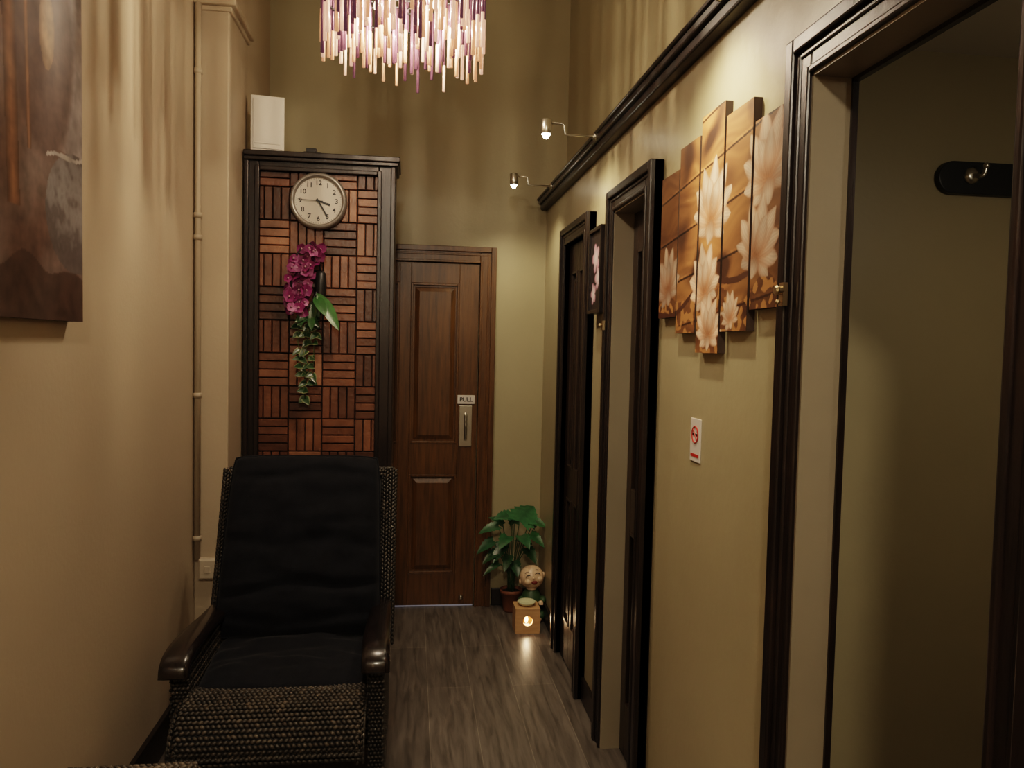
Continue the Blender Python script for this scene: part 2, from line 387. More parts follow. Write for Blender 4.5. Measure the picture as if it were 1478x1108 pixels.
orc=empty('hanging_orchid',(-.46,3.55,1.8))
b=MB(); b.lathe([(.012,-.12),(.022,-.06),(.026,.0),(.022,.05),(.014,.06)],14,M=Matrix.Translation((-.415,3.572,1.78)))
b.tube([(-.415,3.57,1.83),(-.43,3.56,1.93),(-.46,3.54,1.96),(-.50,3.53,1.93),(-.55,3.53,1.85),(-.53,3.53,1.72)],.004,6)
b.tube([(-.41,3.57,1.80),(-.45,3.55,1.70),(-.50,3.54,1.62)],.004,6)
b.build('holder',[M_black],orc,smooth=True)
b=MB()
cent=[]
for _ in range(75):
    t=rnd()
    zz=1.955-t*.31; xx=-.430-.120*math.sin(min(1,t*1.4)*1.6)+.055*t
    cent.append((xx+U(-.055,.05),3.535+U(-.04,.02),zz+U(-.02,.02)))
for (x,y,z) in cent:
    nd=Vector((U(-.6,.6),-1,U(-.5,.5))).normalized(); r=U(.020,.030)
    ux=nd.cross(Vector((0,0,1))).normalized(); uz=ux.cross(nd)
    hue=U(.6,1.15); a0=U(0,1)
    for p in range(5):
        a=a0+p*2*math.pi/5; dr=ux*math.cos(a)+uz*math.sin(a)+nd*.25
        col=(.25*hue,.025*hue,.14*hue) if rnd()<.75 else (.40*hue,.11*hue,.26*hue)
        leafmesh(b,(x,y,z),dr,nd,r,r*1.05,col,droop=.05,fold=.15,heart=False,n=5)
    b.sphere((x+nd.x*.006,y+nd.y*.006,z+nd.z*.006),.005,0,(.40,.2,.26),n=6,m=4)
b.build('blossoms',[M_orchid],orc,smooth=True)
b=MB()
leafmesh(b,(-.43,3.54,1.74),(.6,-.3,-.7),(0,-1,.4),.17,.055,(.05,.15,.04),droop=.25,heart=False)
leafmesh(b,(-.44,3.54,1.72),(.35,-.4,-.2),(0,-1,.7),.10,.05,(.035,.11,.03),droop=.5,heart=False)
for _ in range(7): leafmesh(b,(-.47+U(-.04,.04),3.55,1.68+U(-.04,.04)),(U(-.8,.8),-.4,U(-1,.1)),(0,-1,.3),U(.06,.09),.035,(.03,.08,.025),droop=.3,heart=False)
for vx,z1 in [(-.51,1.34),(-.43,1.33),(-.475,1.26)]:
    pts=[]; z=1.70; x=-.46; k=0
    while z>z1:
        x+= (vx-x)*.3+U(-.012,.012); pts.append((x,3.555+U(-.005,.005),z)); z-=.036
    b.tube(pts,.0016,5,0,(.06,.10,.03))
    for p in pts[1:]:
        for sgn in (-1,1):
            if rnd()<.75: leafmesh(b,p,(sgn*U(.4,1),-.5,U(-.8,.1)),(0,-1,.4),U(.028,.042),U(.028,.040),(.02,.06,.02),droop=.2,edge=(.26,.27,.14),n=5)
b.build('trailing_ivy',[M_leaf],orc,smooth=True)

# ---------------------------------------------------------------- wicker armchair
KN=[];KF=[]
nn,mm=6,3
for k in range(mm+1):
    t=math.pi*(k+.0)/mm
    for i in range(nn):
        a=2*math.pi*i/nn; KN.append((math.cos(t),math.sin(t)*math.cos(a),math.sin(t)*math.sin(a)))
for k in range(mm):
    for i in range(nn):
        j=(i+1)%nn; KF.append((k*nn+i,(k+1)*nn+i,(k+1)*nn+j,k*nn+j))
def weave(b,P,nu,nv,mi=0,h=.0055,gain=1.):
    for j in range(nv):
        for i in range(nu):
            u=(i+.5+(.5 if j%2 else 0))/nu; v=(j+.5)/nv
            if u>1: continue
            p=P(u,v); du=(P(min(u+.02,1),v)-P(max(u-.02,0),v)); dv=(P(u,min(v+.02,1))-P(u,max(v-.02,0)))
            lu=du.length/(min(u+.02,1)-max(u-.02,0))/nu; lv=dv.length/(min(v+.02,1)-max(v-.02,0))/nv
            du.normalize(); dv.normalize(); n=du.cross(dv).normalized()
            ang=.42 if j%2 else -.42
            ax=du*math.cos(ang)+dv*math.sin(ang); ay=n.cross(ax)
            s=U(.9,1.1)
            g=gain*(U(.6,1.4) if rnd()<.85 else U(1.5,2.6)); c=(.023*g,.018*g,.013*g)
            b.add([p+ax*(q[0]*lu*.62*s)+ay*(q[1]*lv*.50)+n*(q[2]*h) for q in KN],KF,mi,c)
def poly(pts):
    pts=[Vector(p) for p in pts]; L=[0]
    for a,c in zip(pts,pts[1:]): L.append(L[-1]+(c-a).length)
    def f(t):
        s=t*L[-1]
        for i in range(len(pts)-1):
            if s<=L[i+1] or i==len(pts)-2:
                return pts[i].lerp(pts[i+1],(s-L[i])/(L[i+1]-L[i]))
    return f
def smoothpts(pts,n=24):
    P=[Vector(p) for p in pts]; P=[P[0]*2-P[1]]+P+[P[-1]*2-P[-2]]; out=[]
    for i in range(1,len(P)-2):
        q=n//(len(P)-3)+1
        for k in range(q):
            t=k/q
            out.append(.5*((2*P[i])+(P[i+1]-P[i-1])*t+(2*P[i-1]-5*P[i]+4*P[i+1]-P[i+2])*t*t+(3*P[i]-P[i-1]-3*P[i+1]+P[i+2])*t**3))
    out.append(P[-2]); return out
def pillow(b,c,ux,uy,n,w,h,t,seed=0,wr=.006,creases=(),nx=44,ny=52,taper=0,ex=.38):
    c=Vector(c);ux=Vector(ux).normalized();uy=Vector(uy).normalized();n=Vector(n).normalized()
    vs=[];fs=[]
    for side in (1,-1):
        for j in range(ny+1):
            v=-1+2*j/ny
            for i in range(nx+1):
                u=-1+2*i/nx
                vv=math.sin(v*math.pi/2)*.35+v*.65; uu=math.sin(u*math.pi/2)*.35+u*.65
                pr=max(0,(1-abs(uu)**3.2)*(1-abs(vv)**3.6))**ex
                x=w/2*uu*(1-.035*abs(vv)**6)*(1-taper*vv); y=h/2*vv*(1-.03*abs(uu)**6)
                z=side*t/2*pr
                if side>0:
                    z+=pr*(noise.noise(Vector((x*9+seed,y*14,seed)))*wr+noise.noise(Vector((x*5+seed,y*30,seed+3)))*wr*.5)
                    for (cv,dp,wd,tilt) in creases:
                        q=(vv-cv-tilt*uu-.04*math.sin(uu*4+cv*9))/wd; z-=dp*math.exp(-q*q)*pr
                vs.append(c+ux*x+uy*y+n*z)
    S=(nx+1)*(ny+1)
    for j in range(ny):
        for i in range(nx):
            a=j*(nx+1)+i; fs.append((a,a+1,a+nx+2,a+nx+1)); fs.append((S+a,S+a+nx+1,S+a+nx+2,S+a+1))
    b.add(vs,fs,0)
    pts=[vs[i] for i in range(nx+1)]+[vs[j*(nx+1)+nx] for j in range(1,ny+1)]+[vs[ny*(nx+1)+i] for i in range(nx-1,-1,-1)]+[vs[j*(nx+1)] for j in range(ny-1,0,-1)]
    b.tube(pts,.0045,6,0,closed=True)

ch=empty('wicker_armchair',(-.385,2.7,0))
CX=-.388
b=MB()
b.box(CX-.275,CX+.275,2.42,2.93,.24,.375)
for s in (-1,1):
    xa=CX+s*.310
    b.box(min(xa,xa-s*.04),max(xa,xa-s*.04),2.37,2.96,.13,.53)
def BP(t): return (2.85+t*.235, .40+t*.605)
bd=Vector((0,.235,.605)).normalized(); bn=Vector((0,-.605,.235)).normalized()
vs=[]
for x in (-.308,.308):
    for (y,z) in (BP(0),BP(1)):
        for o in (0,.055): p=Vector((CX+x,y,z))-bn*o; vs.append(p)
b.add(vs,[(0,1,3,2),(4,6,7,5),(0,4,5,1),(2,3,7,6),(0,2,6,4),(1,5,7,3)])
fp=[(2.45,.435),(2.38,.447),(2.31,.432),(2.262,.40),(2.235,.355),(2.232,.315)]
vs=[];fs=[]
FH=.258; FX=CX-.012
for x in (-FH,FH):
    for (y,z) in fp: vs.append((FX+x,y+.004,z-.004))
    for (y,z) in fp: vs.append((FX+x,y+.035,z-.035))
k=len(fp)
for i in range(k-1):
    fs+=[(i,i+1,2*k+i+1,2*k+i),(k+i+1,k+i,3*k+i,3*k+i+1),(i+1,i,k+i,k+i+1),(2*k+i,2*k+i+1,3*k+i+1,3*k+i)]
fs+=[(k-1,2*k-1,4*k-1,3*k-1)]
b.add(vs,fs)
b.build('understructure',[M_wickb],ch)
b=MB()
ff=poly([(0,y,z) for y,z in fp])
weave(b,lambda u,v:Vector((FX-FH-.005+(2*FH+.01)*u,0,0))+ff(v),34,20,h=.0075,gain=1.3)
for s in (-1,1):
    path=[(FX+s*(FH+.006),y,z-.012) for y,z in fp]; f2=poly(path)
    weave(b,lambda u,v:f2(u)+Vector((s*.011*math.sin(v*math.pi*2),.0,.011*math.cos(v*2*math.pi))),18,6)
weave(b,lambda u,v:Vector((FX-FH-.005+(2*FH+.01)*u,2.24+.015*math.cos(v*6.283),.314+.015*math.sin(v*6.283))),34,6)
for s in (-1,1):
    xs=CX+s*.313
    weave(b,(lambda u,v:Vector((xs,2.365+.60*u,.13+.40*v))) if s>0 else (lambda u,v:Vector((xs,2.965-.60*u,.13+.40*v))),34,30)
    x0=min(xs,xs-s*.046)
    weave(b,lambda u,v:Vector((x0+.046*u,2.366,.13+.40*v)),4,32,h=.007)
    xi=xs-s*.046
    weave(b,(lambda u,v:Vector((xi,2.965-.60*u,.36+.17*v))) if s>0 else (lambda u,v:Vector((xi,2.365+.60*u,.36+.17*v))),32,14)
    def rail(u,v):
        y,z=BP(u*1.02); a=v*2*math.pi
        return Vector((CX+s*.304,y,z))+bn*(-.012+.034*math.cos(a))+Vector((1,0,0))*(.028*math.sin(a))
    weave(b,rail,44,14)
def trail(u,v):
    y,z=BP(1.0); a=v*2*math.pi
    return Vector((CX-.312+.624*u,y,z))+bn*(-.02+.03*math.cos(a))-bd*(.026*math.sin(a))
weave(b,trail,40,10)
def bface(u,v):
    y,z=BP(v); return Vector((CX+.305-.61*u,y,z))-bn*.058
weave(b,bface,34,32)
weave(b,lambda u,v:Vector((CX-.27+.54*u,2.416,.24+.13*v)),32,9)
b.build('woven_wicker',[M_wick],ch,smooth=True)
b=MB()
for s in (-1,1):
    xa=CX+s*.288
    path=smoothpts([(xa,2.93,.545),(xa,2.75,.558),(xa,2.58,.575),(xa,2.44,.583),(xa+s*.003,2.365,.575),(xa+s*.004,2.325,.555),(xa+s*.004,2.315,.525)],36)
    vs=[];fs=[];K=len(path)
    prof=[(-.044,-.006),(-.041,.010),(-.025,.015),(.025,.015),(.041,.010),(.044,-.006),(.038,-.013),(-.038,-.013)]
    for i,p in enumerate(path):
        t=(path[min(i+1,K-1)]-path[max(i-1,0)]).normalized(); sx=Vector((1,0,0))
        up=Vector((0,-t.z,t.y))
        if t.y<0: up=-up
        if up.z<0 : up=-up
        if abs(t.y)<.3: up=Vector((0,-abs(t.z),abs(t.y)))
        wsc=.80+.20*min(1,i/(K*.5))
        for (q,r) in prof: vs.append(p+sx*q*wsc+up.normalized()*r)
    for i in range(K-1):
        for j in range(8):
            jj=(j+1)%8; fs.append((i*8+j,i*8+jj,(i+1)*8+jj,(i+1)*8+j))
    fs.append(tuple(range(8))); fs.append(tuple((K-1)*8+i for i in range(8)))
    b.add(vs,fs)
b.build('wooden_arms',[M_arm],ch,smooth=True)
b=MB()
for s in (-1,1):
    xa=CX+s*.295
    b.tube(smoothpts([(xa,2.42,.40),(xa,2.40,.20),(xa,2.36,.05),(xa,2.40,.022),(xa,2.6,.022),(xa,2.95,.022),(xa,3.02,.10),(xa,2.96,.30)],30),.021,10)
b.tube([(CX-.295,2.50,.10),(CX+.295,2.50,.10)],.014,8); b.tube([(CX-.295,2.95,.10),(CX+.295,2.95,.10)],.014,8)
b.build('legs',[M_arm],ch,smooth=True)
b=MB(); pillow(b,(CX,2.665,.425),(1,0,0),(0,1,.03),(0,-.03,1),.54,.50,.125,seed=2,wr=.014,creases=[(-.2,.006,.12,.1)])
b.build('seat_cushion',[M_fabric],ch,smooth=True)
b=MB()
cc=Vector((CX-.004,2.955,.75))+bn*.07
pillow(b,cc,(1,0,0),bd,bn,.560,.66,.155,seed=5,wr=.011,creases=[(-.48,.018,.045,.04),(-.40,.007,.04,-.05),(.0,.010,.06,-.03),(.76,.010,.06,0.02),(-.82,.010,.05,.02)],taper=.03)
b.build('back_cushion',[M_fabric],ch,smooth=True)

st=empty('wicker_stool',(-.68,1.82,0))
b=MB(); b.box(-.835,-.535,1.66,1.965,.02,.43); b.build('core',[M_wickb],st)
b=MB()
weave(b,lambda u,v:Vector((-.84+.31*u,1.655+.315*v,.434)),20,26,h=.007,gain=1.6)
weave(b,lambda u,v:Vector((-.84+.31*u,1.655,.02+.41*v)),20,34,h=.007)
weave(b,lambda u,v:Vector((-.53,1.655+.315*u,.02+.41*v)),20,34,h=.007)
weave(b,lambda u,v:Vector((-.53-.31*u,1.97,.02+.41*v)),20,34,h=.007,gain=1.6)
weave(b,lambda u,v:Vector((-.84,1.97-.315*u,.02+.41*v)),20,34,h=.007)
for (xa,ya,xb,yb) in [(-.84,1.97,-.53,1.97),(-.84,1.655,-.53,1.655),(-.84,1.655,-.84,1.97),(-.53,1.655,-.53,1.97)]:
    A=Vector((xa,ya,.440));Bv=Vector((xb,yb,.440)); pr=(Bv-A).normalized().cross(Vector((0,0,1)))
    weave(b,lambda u,v:A.lerp(Bv,u)+pr*.014*math.sin(v*6.283)+Vector((0,0,.014*math.cos(v*6.283))),20,6,gain=4)
b.build('woven_wicker',[M_wick],st,smooth=True)

# ---------------------------------------------------------------- painted canvases
def paintpanel(b,x,y0,y1,z0,z1,th,f,face=-1,res=.006):
    ny=max(2,int((y1-y0)/res)); nz=max(2,int((z1-z0)/res)); vs=[];cs=[];fs=[]
    for j in range(nz+1):
        for i in range(ny+1):
            Y=y0+(y1-y0)*i/ny; Z=z0+(z1-z0)*j/nz; vs.append((x,Y,Z)); cs.append(f(Y,Z))
    for j in range(nz):
        for i in range(ny):
            a=j*(ny+1)+i; q=(a,a+1,a+ny+2,a+ny+1); fs.append(q if face>0 else q[::-1])
    b.add(vs,fs,0,cols=cs)
    xb=x-face*th
    b.box(min(x-face*.0008,xb),max(x-face*.0008,xb),y0,y1,z0,z1,1)
def nz(a,b,c=0): return noise.noise(Vector((a,b,c)))
def mixc(a,b,t): t=max(0,min(1,t)); return tuple(p*(1-t)+q*t for p,q in zip(a,b))
PET=[]
def lotus(Yc,Zc,S,rot=0,tone=1.):
    for ang,l,w in [(-150,.66,.34),(-25,.70,.34),(-95,.48,.36),(178,.88,.34),(4,.88,.34),(150,.98,.38),(32,.98,.38),(122,1.05,.42),(60,1.05,.42),(90,1.1,.44),(108,.74,.36),(74,.74,.36)]:
        PET.append((-Yc,Zc,math.radians(ang+rot),S*l,S*w,tone*(1. if l>.8 else .88)))
lotus(1.875,1.855,.140,-8,1.05); lotus(1.905,1.675,.115,12,1.05); lotus(1.87,1.565,.095,0,1.0)
lotus(1.565,1.895,.135,10,.60); lotus(1.61,1.735,.120,-15,.60); lotus(2.19,1.70,.115,14,.5); lotus(1.735,1.60,.06,20,.8)
def floral(Y,Z):
    h=-Y
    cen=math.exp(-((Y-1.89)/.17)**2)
    g=nz(Y*5,Z*60+nz(Y*7,Z*7)*3,3)*.5+.5; p=nz(Y*4,Z*5,9)
    c=mixc((.15,.050,.020),(.60,.27,.10),.55*g+.6*max(0,p+.3))
    c=mixc(tuple(q*.36 for q in c),tuple(q*1.35 for q in c),cen)  # background brighter at the centre: picture-lamp light painted into the print
    bl=nz(Y*9,Z*9,21)
    if bl>.12: c=mixc(c,(.06,.024,.012),min(1,(bl-.12)*3))
    pl=(Z+Y*.10)%.128
    if pl<.006: c=tuple(q*.15 for q in c)
    elif pl<.012: c=tuple(q*1.35 for q in c)
    if Z<1.66+nz(Y*8,2)*.06:
        t=nz(Y*40,Z*40,5); c=mixc(c,(.50,.23,.08) if t>.08 else (.05,.018,.010),.6)
    zc=1.62+.12*((2.27-Y)/.79)+.02*math.sin(Y*14)
    if abs(Z-zc)<.008: c=(.07,.028,.016)
    Yw=h+.007*nz(Y*25,Z*25,7); Zw=Z+.007*nz(Y*25,Z*25,11)
    for (ph,pz,an,L,W,tn) in PET:
        dx=Yw-ph; dz=Zw-pz
        if abs(dx)>L*1.05 or abs(dz)>L*1.2: continue
        s=(dx*math.cos(an)+dz*math.sin(an))/L; t=(-dx*math.sin(an)+dz*math.cos(an))
        if 0<s<1:
            hw=W*.62*math.sin(math.pi*s**.85)**.75
            if abs(t)<hw:
                e=abs(t)/hw
                w=mixc((.86,.62,.47),(.62,.31,.19),e**1.8)
                w=mixc((.55,.22,.10),w,min(1,s*1.6))
                w=tuple(q*(.92+.10*math.sin(t*900+s*4)+.35*nz(Y*20,Z*20,31))*tn for q in w)
                c=mixc(w,c,max(0,(e-.75)/.25)*.65)
    return tuple(max(0,q) for q in c)
pnl=[(1.56,1.6135,2.025),(1.72,1.5676,2.083),(1.88,1.515,2.125),(2.04,1.5676,2.083),(2.195,1.615,2.03)]
fp_e=empty('floral_panel_painting',(.74,1.88,1.83))
for i,(yc,z0,z1) in enumerate(pnl):
    b=MB(); paintpanel(b,.740,yc-.074,yc+.074,z0,z1,.0195,floral,-1,.0022); b.build('panel_%d'%(i+1),[M_paint,M_canvas],fp_e)
def zen(Y,Z):
    s=(Y-1.757)/.403; x=118*s; y=463*(1-(Z-1.56)/.83)
    n1=nz(Y*7,Z*5,1); n2=nz(Y*25,Z*25,4)+.5*nz(Y*70,Z*70,8)
    c=mixc((.17,.10,.075),(.085,.047,.038),(y-120)/300)
    c=mixc(c,(.24,.19,.175),max(0,.3+n1)*.75)
    if x>70 and y<232: c=mixc(c,(.27,.24,.24),min(1,(x-70)/30)*.75)
    e=((x-58)/48)**2+((y-100)/165)**2
    if e<1 : c=mixc(c,(.085,.047,.038),.85*min(1,(1-e)*4))
    e=((x-62)/11)**2+((y-85)/52)**2
    if e<1: c=mixc((.46,.31,.20),(.20,.12,.07),e)
    e=((x-106)/48)**2+((y-312)/84)**2
    if e<1:
        c=mixc((.26,.24,.24),(.085,.07,.07),min(1,max(0,e*.7+1.1*n2+max(0,(y-290)/80))))
    if 0<y-230-n1*10+(x-118)*.06*3<5 and x>60: c=(.36,.32,.30)
    for cx_,w,top in [(12,8,325),(34,3,250),(-20,12,400)]:
        xx=x-cx_-(y-150)*.02
        if abs(xx)<w and y<top: c=mixc((.30,.15,.08),(.08,.04,.022),abs(xx)/w)
    if y>395+n1*30: c=mixc(c,(.040,.020,.015),.8)
    return tuple(max(0,q*(1+.45*n2)) for q in c)
b=MB(); paintpanel(b,-.862,1.20,2.16,1.56,2.56,.036,zen,1,.004); b.build('zen_stone_canvas',[M_paint,M_canvas])
sp=empty('framed_flower_picture',(.74,3.03,1.81))
def small(Y,Z):
    c=(.02,.015,.015)
    for (fy,fz,s) in [(3.03,1.88,.06),(2.99,1.80,.05),(3.06,1.74,.045)]:
        R=math.hypot(Y-fy,Z-fz); a=math.atan2(Z-fz,Y-fy)
        if R<s*(.5+.5*abs(math.cos(2.5*a))): c=mixc((.75,.65,.66),(.45,.2,.28),R/s)
    return c
b=MB(); paintpanel(b,.722,2.935,3.115,1.675,1.985,.01,small,-1,.005); b.build('print',[M_paint,M_canvas],sp)
b=MB(); 
for (a,c,d0,e) in [(2.92,2.935,1.66,2.0),(3.115,3.13,1.66,2.0),(2.935,3.115,1.66,1.675),(2.935,3.115,1.985,2.0)]: b.box(.712,.76,a,c,d0,e)
b.box(.733,.76,2.935,3.115,1.675,1.985); b.build('frame',[M_dark],sp,bevel=.002)
sg=empty('no_smoking_sign',(.757,1.975,1.28))
b=MB(); b.box(.7565,.76,1.940,2.012,1.222,1.338); b.build('plate',[M_signw],sg,bevel=.001)
b=MB(); pts=[(.7555,1.976+.022*math.cos(a*math.pi/12),1.295+.022*math.sin(a*math.pi/12)) for a in range(24)]
b.tube(pts,.0018,6,closed=True); b.tube([(.7555,1.991,1.310),(.7555,1.961,1.280)],.0016,6); b.box(.7555,.757,1.948,2.004,1.235,1.243); b.build('symbol',[M_red],sg)
b=MB(); b.box(.7555,.7568,1.960,1.994,1.292,1.298); b.box(.7555,.7568,1.959,1.963,1.302,1.310); b.build('cigarette',[M_black],sg)

hr=empty('coat_hook_rail',(1.8,2.09,2.04))
b=MB(); n=16
out=[]
for i in range(n+1): a=math.pi/2+math.pi*i/n; out.append((1.552+.047*math.cos(a),2.04+.047*math.sin(a)))
for i in range(n+1): a=-math.pi/2+math.pi*i/n; out.append((2.15+.047*math.cos(a),2.04+.047*math.sin(a)))
K=len(out); vs=[(x,2.078,z) for x,z in out]+[(x,2.10,z) for x,z in out]
b.add(vs,[tuple(range(K)),tuple(range(2*K-1,K-1,-1))]+[(i,K+i,K+(i+1)%K,(i+1)%K) for i in range(K)]); b.build('board',[M_black],hr,bevel=.003)
b=MB()
for hx in (1.605,1.78,1.96,2.13):
    b.lathe([(.024,0),(.024,.006),(.016,.012),(.010,.014)],20,M=Matrix.Translation((hx,2.078,2.045))@Matrix.Rotation(math.radians(90),4,'X'))
    b.tube(smoothpts([(hx,2.068,2.045),(hx+.002,2.04,2.037),(hx+.008,2.035,2.045),(hx+.010,2.032,2.062)],14),.006,8)
    b.sphere((hx+.010,2.031,2.065),.009)
b.build('hooks',[M_steel],hr,smooth=True)

# ---------------------------------------------------------------- picture lights
def plight(Y,e,tgt,ang=125):
    p=empty('picture_light',(.70,Y,2.375))
    b=MB()
    b.lathe([(.016,0),(.016,.012),(.008,.016)],16,0,M=Matrix.Translation((.712,Y,2.36))@Matrix.Rotation(math.radians(-90),4,'Y'))
    b.tube([(.705,Y,2.36),(.60,Y,2.358),(.585,Y,2.362),(.58,Y,2.395),(.572,Y,2.402),(.53,Y,2.402)],.0045,8)
    b.lathe([(.020,-.027),(.022,-.024),(.022,.026),(.018,.030),(.006,.032)],18,0,M=Matrix.Translation((.508,Y,2.385)))
    b.build('fixture',[M_steel],p,smooth=True)
    b=MB(); b.lathe([(.017,0),(.017,.004)],18,0,M=Matrix.Translation((.508,Y,2.355))); b.sphere((.508,Y,2.352),.013); b.build('lamp',[M_led],p)
    light('lamp_light','SPOT',(.508,Y,2.330),e,(1,.84,.57),.018,tgt,ang,.9,p)
plight(4.0,14,(.60,4.25,1.0)); plight(3.03,13,(.76,3.03,1.5)); plight(1.78,26,(.76,1.88,1.85),110); plight(.4,9,(.76,.5,1.5))

# ---------------------------------------------------------------- chandelier
cx,cy=-.047,2.70; ZO=.085
cd=empty('chandelier',(cx,cy,2.65+ZO))
RP=MB()
def rods(r,n,zt,zb0,zb1,rr,ms,jit=.01):
    for i in range(n):
        a=2*math.pi*(i+U(-.25,.25))/n; rad=r+U(-jit,jit); x=cx+rad*math.cos(a); y=cy+rad*math.sin(a)
        zb=U(zb0,zb1)+ZO; rq=rr*U(.85,1.1); mi=random.choice(ms); zm=min(zt+ZO,zb+U(.09,.15))
        if mi!=1 and zt<2.7:
            RP.tube([(x,y,zb),(x,y,zm)],rq,6,mi); RP.tube([(x,y,zm),(x,y,zt+ZO)],rq*.8,6,1)
        else: RP.tube([(x,y,zb),(x,y,zt+ZO)],rq,6,mi)
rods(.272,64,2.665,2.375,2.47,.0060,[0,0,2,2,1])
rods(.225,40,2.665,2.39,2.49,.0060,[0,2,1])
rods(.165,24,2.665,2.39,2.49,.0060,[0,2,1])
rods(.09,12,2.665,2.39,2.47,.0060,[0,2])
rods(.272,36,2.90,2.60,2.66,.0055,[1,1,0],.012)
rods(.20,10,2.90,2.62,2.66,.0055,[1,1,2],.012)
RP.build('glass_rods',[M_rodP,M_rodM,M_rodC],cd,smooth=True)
b=MB()
for r,z in [(.272,2.60),(.272,2.67),(.225,2.67),(.165,2.67),(.09,2.67),(.272,2.90),(.20,2.90)]:
    b.tube([(cx+r*math.cos(a*math.pi/24),cy+r*math.sin(a*math.pi/24),z+ZO) for a in range(48)],.004,6,closed=True)
for k in range(3):
    a=math.pi*k/3
    for z in (2.67+ZO,2.90+ZO): b.tube([(cx-.272*math.cos(a),cy-.272*math.sin(a),z),(cx+.272*math.cos(a),cy+.272*math.sin(a),z)],.004,6)
b.tube([(cx,cy,2.66+ZO),(cx,cy,H)],.006,8); b.lathe([(.06,H-.035),(.055,H-.01),(.05,H)],24,M=Matrix.Translation((cx,cy,0)))
b.build('frame',[M_black],cd,smooth=True)
b=MB()
for k in range(3):
    a=math.pi*2*k/3+.3; x=cx+.12*math.cos(a); y=cy+.12*math.sin(a)
    b.sphere((x,y,2.61+ZO),(.017,.017,.026)); 
    light('bulb_light','POINT',(x,y,2.565+ZO),18,(1,.80,.58),.016,parent=cd)
b.build('bulbs',[M_bulb],cd,smooth=True)

def add_fill_pendant(name,x,y,z,zc,e,col=(1,.86,.66)):
    p=empty(name,(x,y,z)); b=MB()
    b.lathe([(.15,0),(.14,.05),(.09,.12),(.03,.15)],28,0,M=Matrix.Translation((x,y,z)),cap=False); b.tube([(x,y,z+.15),(x,y,zc)],.004,6)
    b.build('shade',[M_white],p,smooth=True)
    b=MB(); b.sphere((x,y,z+.05),.03); b.build('bulb',[M_bulb],p,smooth=True)
    light('bulb_light','POINT',(x,y,z-.02),e,col,.08,parent=p)
add_fill_pendant('fill_pendant',-.1,-.7,2.75,H,85)  # unseen lamp behind the camera, added as overall fill
add_fill_pendant('fill_pendant',1.6,.9,2.1,2.40,6.5)  # unseen lamp added to brighten the treatment room

# ---------------------------------------------------------------- corner plant, figurine, oil burner
pp=empty('potted_plant',(.615,4.31,0))
b=MB(); b.lathe([(.042,0),(.045,.01),(.060,.105),(.066,.108),(.066,.128),(.058,.128),(.054,.11)],24,0,M=Matrix.Translation((.585,4.33,0)))
b.build('pot',[M_terra],pp,smooth=True)
b=MB(); b.lathe([(.054,.10),(.054,.113)],20,0,M=Matrix.Translation((.585,4.33,0))); b.build('soil',[M_soil],pp)
b=MB()
base=Vector((.585,4.33,.11))
spec=[((.62,4.29,.53),(.3,-.30,.65),.18,.19,(.10,.30,.13)),((.58,4.33,.55),(-.6,-.3,.15),.13,.10,(.03,.11,.045)),((.68,4.30,.53),(.6,-.4,.0),.11,.09,(.03,.11,.035)),
((.50,4.30,.50),(-.9,-.2,-.05),.12,.08,(.025,.09,.035)),((.47,4.28,.42),(-.8,-.3,-.3),.11,.08,(.02,.07,.03)),((.68,4.27,.46),(.5,-.6,-.2),.11,.08,(.025,.09,.03)),
((.55,4.26,.45),(-.4,-.7,-.1),.12,.09,(.03,.10,.04)),((.63,4.27,.45),(.2,-.8,-.1),.12,.09,(.03,.10,.04)),((.49,4.27,.36),(-.8,-.4,-.3),.10,.07,(.02,.06,.02)),
((.56,4.27,.34),(-.3,-.7,-.4),.10,.07,(.02,.06,.02)),((.66,4.27,.38),(.4,-.6,-.4),.10,.08,(.02,.06,.02)),((.60,4.36,.50),(-.1,-.2,.8),.12,.08,(.03,.09,.03)),
((.53,4.34,.50),(-.6,.0,.5),.11,.06,(.02,.08,.03)),((.70,4.36,.48),(.2,.0,.7),.10,.06,(.02,.07,.03)),((.50,4.25,.30),(-.7,-.4,-.2),.11,.05,(.02,.06,.02)),
((.59,4.28,.30),(.1,-.7,-.3),.10,.08,(.015,.05,.02)),((.53,4.29,.40),(-.5,-.5,-.5),.11,.09,(.02,.07,.025)),((.62,4.32,.42),(.4,-.5,.1),.11,.08,(.02,.07,.025))]
for (q,dr,L,W,c) in spec:
    q=Vector(q); mid=(base*1.2+q*.8)/2+Vector((0,0,.06))
    b.tube(smoothpts([base+Vector((U(-.02,.02),U(-.02,.02),0)),mid,q],8),.0026,6,0,(.04,.09,.03))
    leafmesh(b,q,dr,Vector((0,-.6,1)) if dr[2]<.6 else Vector((0,-1,.3)),L,W,tuple(x*1.1 for x in c),droop=.28,fold=.18,lobes=1,n=12)
b.build('leaves',[M_leaf],pp,smooth=True)

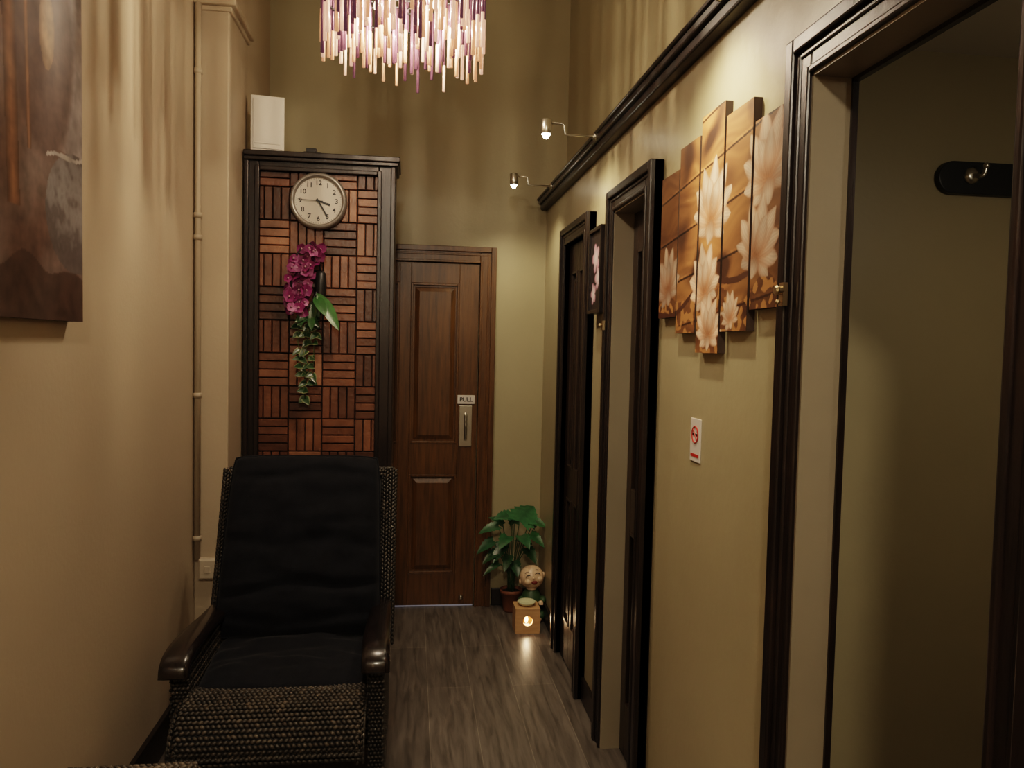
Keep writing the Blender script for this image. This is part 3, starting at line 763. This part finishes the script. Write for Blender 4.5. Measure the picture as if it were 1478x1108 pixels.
fx,fy=.682,4.200
fg=empty('laughing_monk_figurine',(fx,fy,0))
b=MB()
HR=Matrix.Rotation(math.radians(-16),3,'X')@Matrix.Rotation(math.radians(-14),3,'Y')
hc=Vector((fx,fy,.235))
b.sphere(hc,(.068,.060,.066),0,n=28,m=18)
def hp(x,y,z): return hc+HR@Vector((x,y,z))
for s in (-1,1):
    b.sphere(hp(s*.067,.0,-.006),(.009,.009,.017),0)
    b.sphere(hp(s*.032,-.040,-.020),(.022,.018,.018),0)
    b.sphere((fx+s*.060,fy-.03,.115),(.020,.030,.020),2); b.sphere((fx+s*.045,fy-.058,.105),(.015,.016,.013),0,n=10,m=7)
    for k in range(4): b.tube([(fx+s*.045-.009+k*.006,fy-.066,.106),(fx+s*.045-.007+k*.005,fy-.077,.099)],.003,6,0)
    b.tube([(fx+s*.045-s*.014,fy-.060,.108),(fx+s*.028,fy-.072,.112)],.0034,6,0)
    b.sphere((fx+s*.046,fy-.040,.033),(.036,.040,.030),2); b.sphere((fx+s*.030,fy-.072,.018),(.020,.020,.016),0)
b.sphere(hp(0,-.060,-.008),(.008,.007,.007),0)
b.sphere((fx,fy,.165),(.030,.028,.03),0)
b.sphere((fx,fy,.095),(.060,.054,.085),2,n=20,m=14); b.sphere((fx,fy-.025,.085),(.045,.042,.050),2)
for s in (-1,1):
    b.tube([hp(s*.026+.013*math.cos(t),-.056-.002*math.sin(t),.006+.009*math.sin(t)) for t in [0,.5,1,1.57,2.1,2.6,3.14]],.0022,6,3)
    b.tube([hp(s*.026+.013*math.cos(t),-.0505,.028+.005*math.sin(t)) for t in [0,.8,1.57,2.3,3.14]],.0013,6,3)
b.sphere(hp(0,-.051,-.031),(.017,.011,.011),1)
b.build('body',[M_skin,M_mouth,M_robe,M_black],fg,smooth=True)

ob=empty('oil_burner',(.63,4.03,0))
b=MB(); bx0,bx1,by0,by1=.563,.695,3.965,4.09
n=32; hcx,hcz,hr_=.629,.068,.026; vs=[];fs=[]
for yy in (by0,by0+.014):
    for i in range(n):
        a=2*math.pi*i/n; vs.append((hcx+hr_*math.cos(a),yy,hcz+hr_*math.sin(a)))
    for i in range(n):
        a=2*math.pi*(i)/n; c_,s_=math.cos(a),math.sin(a); m_=max(abs(c_)/.066,abs(s_)/.0635)
        vs.append((hcx+c_/m_,yy,.0635+s_/m_))
for i in range(n):
    j=(i+1)%n
    fs+=[(i,j,n+j,n+i),(2*n+j,2*n+i,3*n+i,3*n+j),(j,i,2*n+i,2*n+j),(n+i,n+j,3*n+j,3*n+i)]
b.add(vs,fs)
b.box(bx0,bx0+.012,by0+.014,by1,.001,.127); b.box(bx1-.012,bx1,by0+.014,by1,.001,.127); b.box(bx0+.012,bx1-.012,by1-.012,by1,.001,.127); b.box(bx0+.012,bx1-.012,by0+.014,by1-.012,.001,.012)
b.box(bx0,bx1,by0,by1,.126,.134)
b.build('box',[M_box],ob)
b=MB(); b.lathe([(.022,.134),(.040,.142),(.050,.156),(.047,.158),(.034,.146)],28,0,M=Matrix.Translation((.629,4.027,0))); b.build('dish',[M_dish],ob,smooth=True)
b=MB(); b.lathe([(.018,.012),(.018,.035)],18,1,M=Matrix.Translation((.629,4.02,0))); b.sphere((.629,4.02,.058),(.010,.010,.020),0); b.build('candle',[M_glow,M_signw],ob,smooth=True)
light('candle_light','POINT',(.629,3.995,.072),.6,(1,.70,.40),.01,parent=ob)

# ---------------------------------------------------------------- world / camera
w=bpy.data.worlds.new('world'); bpy.context.scene.world=w; w.use_nodes=True
w.node_tree.nodes['Background'].inputs[0].default_value=(.5,.4,.3,1); w.node_tree.nodes['Background'].inputs[1].default_value=.05
cam=bpy.data.cameras.new('camera'); co=bpy.data.objects.new('camera',cam); COL.objects.link(co)
psi=math.radians(7.42); th=math.radians(2.78); ro=.022
F=Vector((math.sin(psi)*math.cos(th),math.cos(psi)*math.cos(th),-math.sin(th)))
R=Vector((math.cos(psi),-math.sin(psi),0)); Up=R.cross(F)
R2=(R*math.cos(ro)+Up*math.sin(ro)); U2=(Up*math.cos(ro)-R*math.sin(ro))
m=Matrix((R2,U2,-F)).transposed().to_4x4(); m.translation=(0,0,1.52); co.matrix_world=m
cam.sensor_width=36; cam.lens=36*1110/1478; cam.clip_start=.02
bpy.context.scene.camera=co
vs_=bpy.context.scene.view_settings
vs_.view_transform='Filmic'
try: vs_.look='Medium High Contrast'
except Exception: pass
vs_.exposure=.05
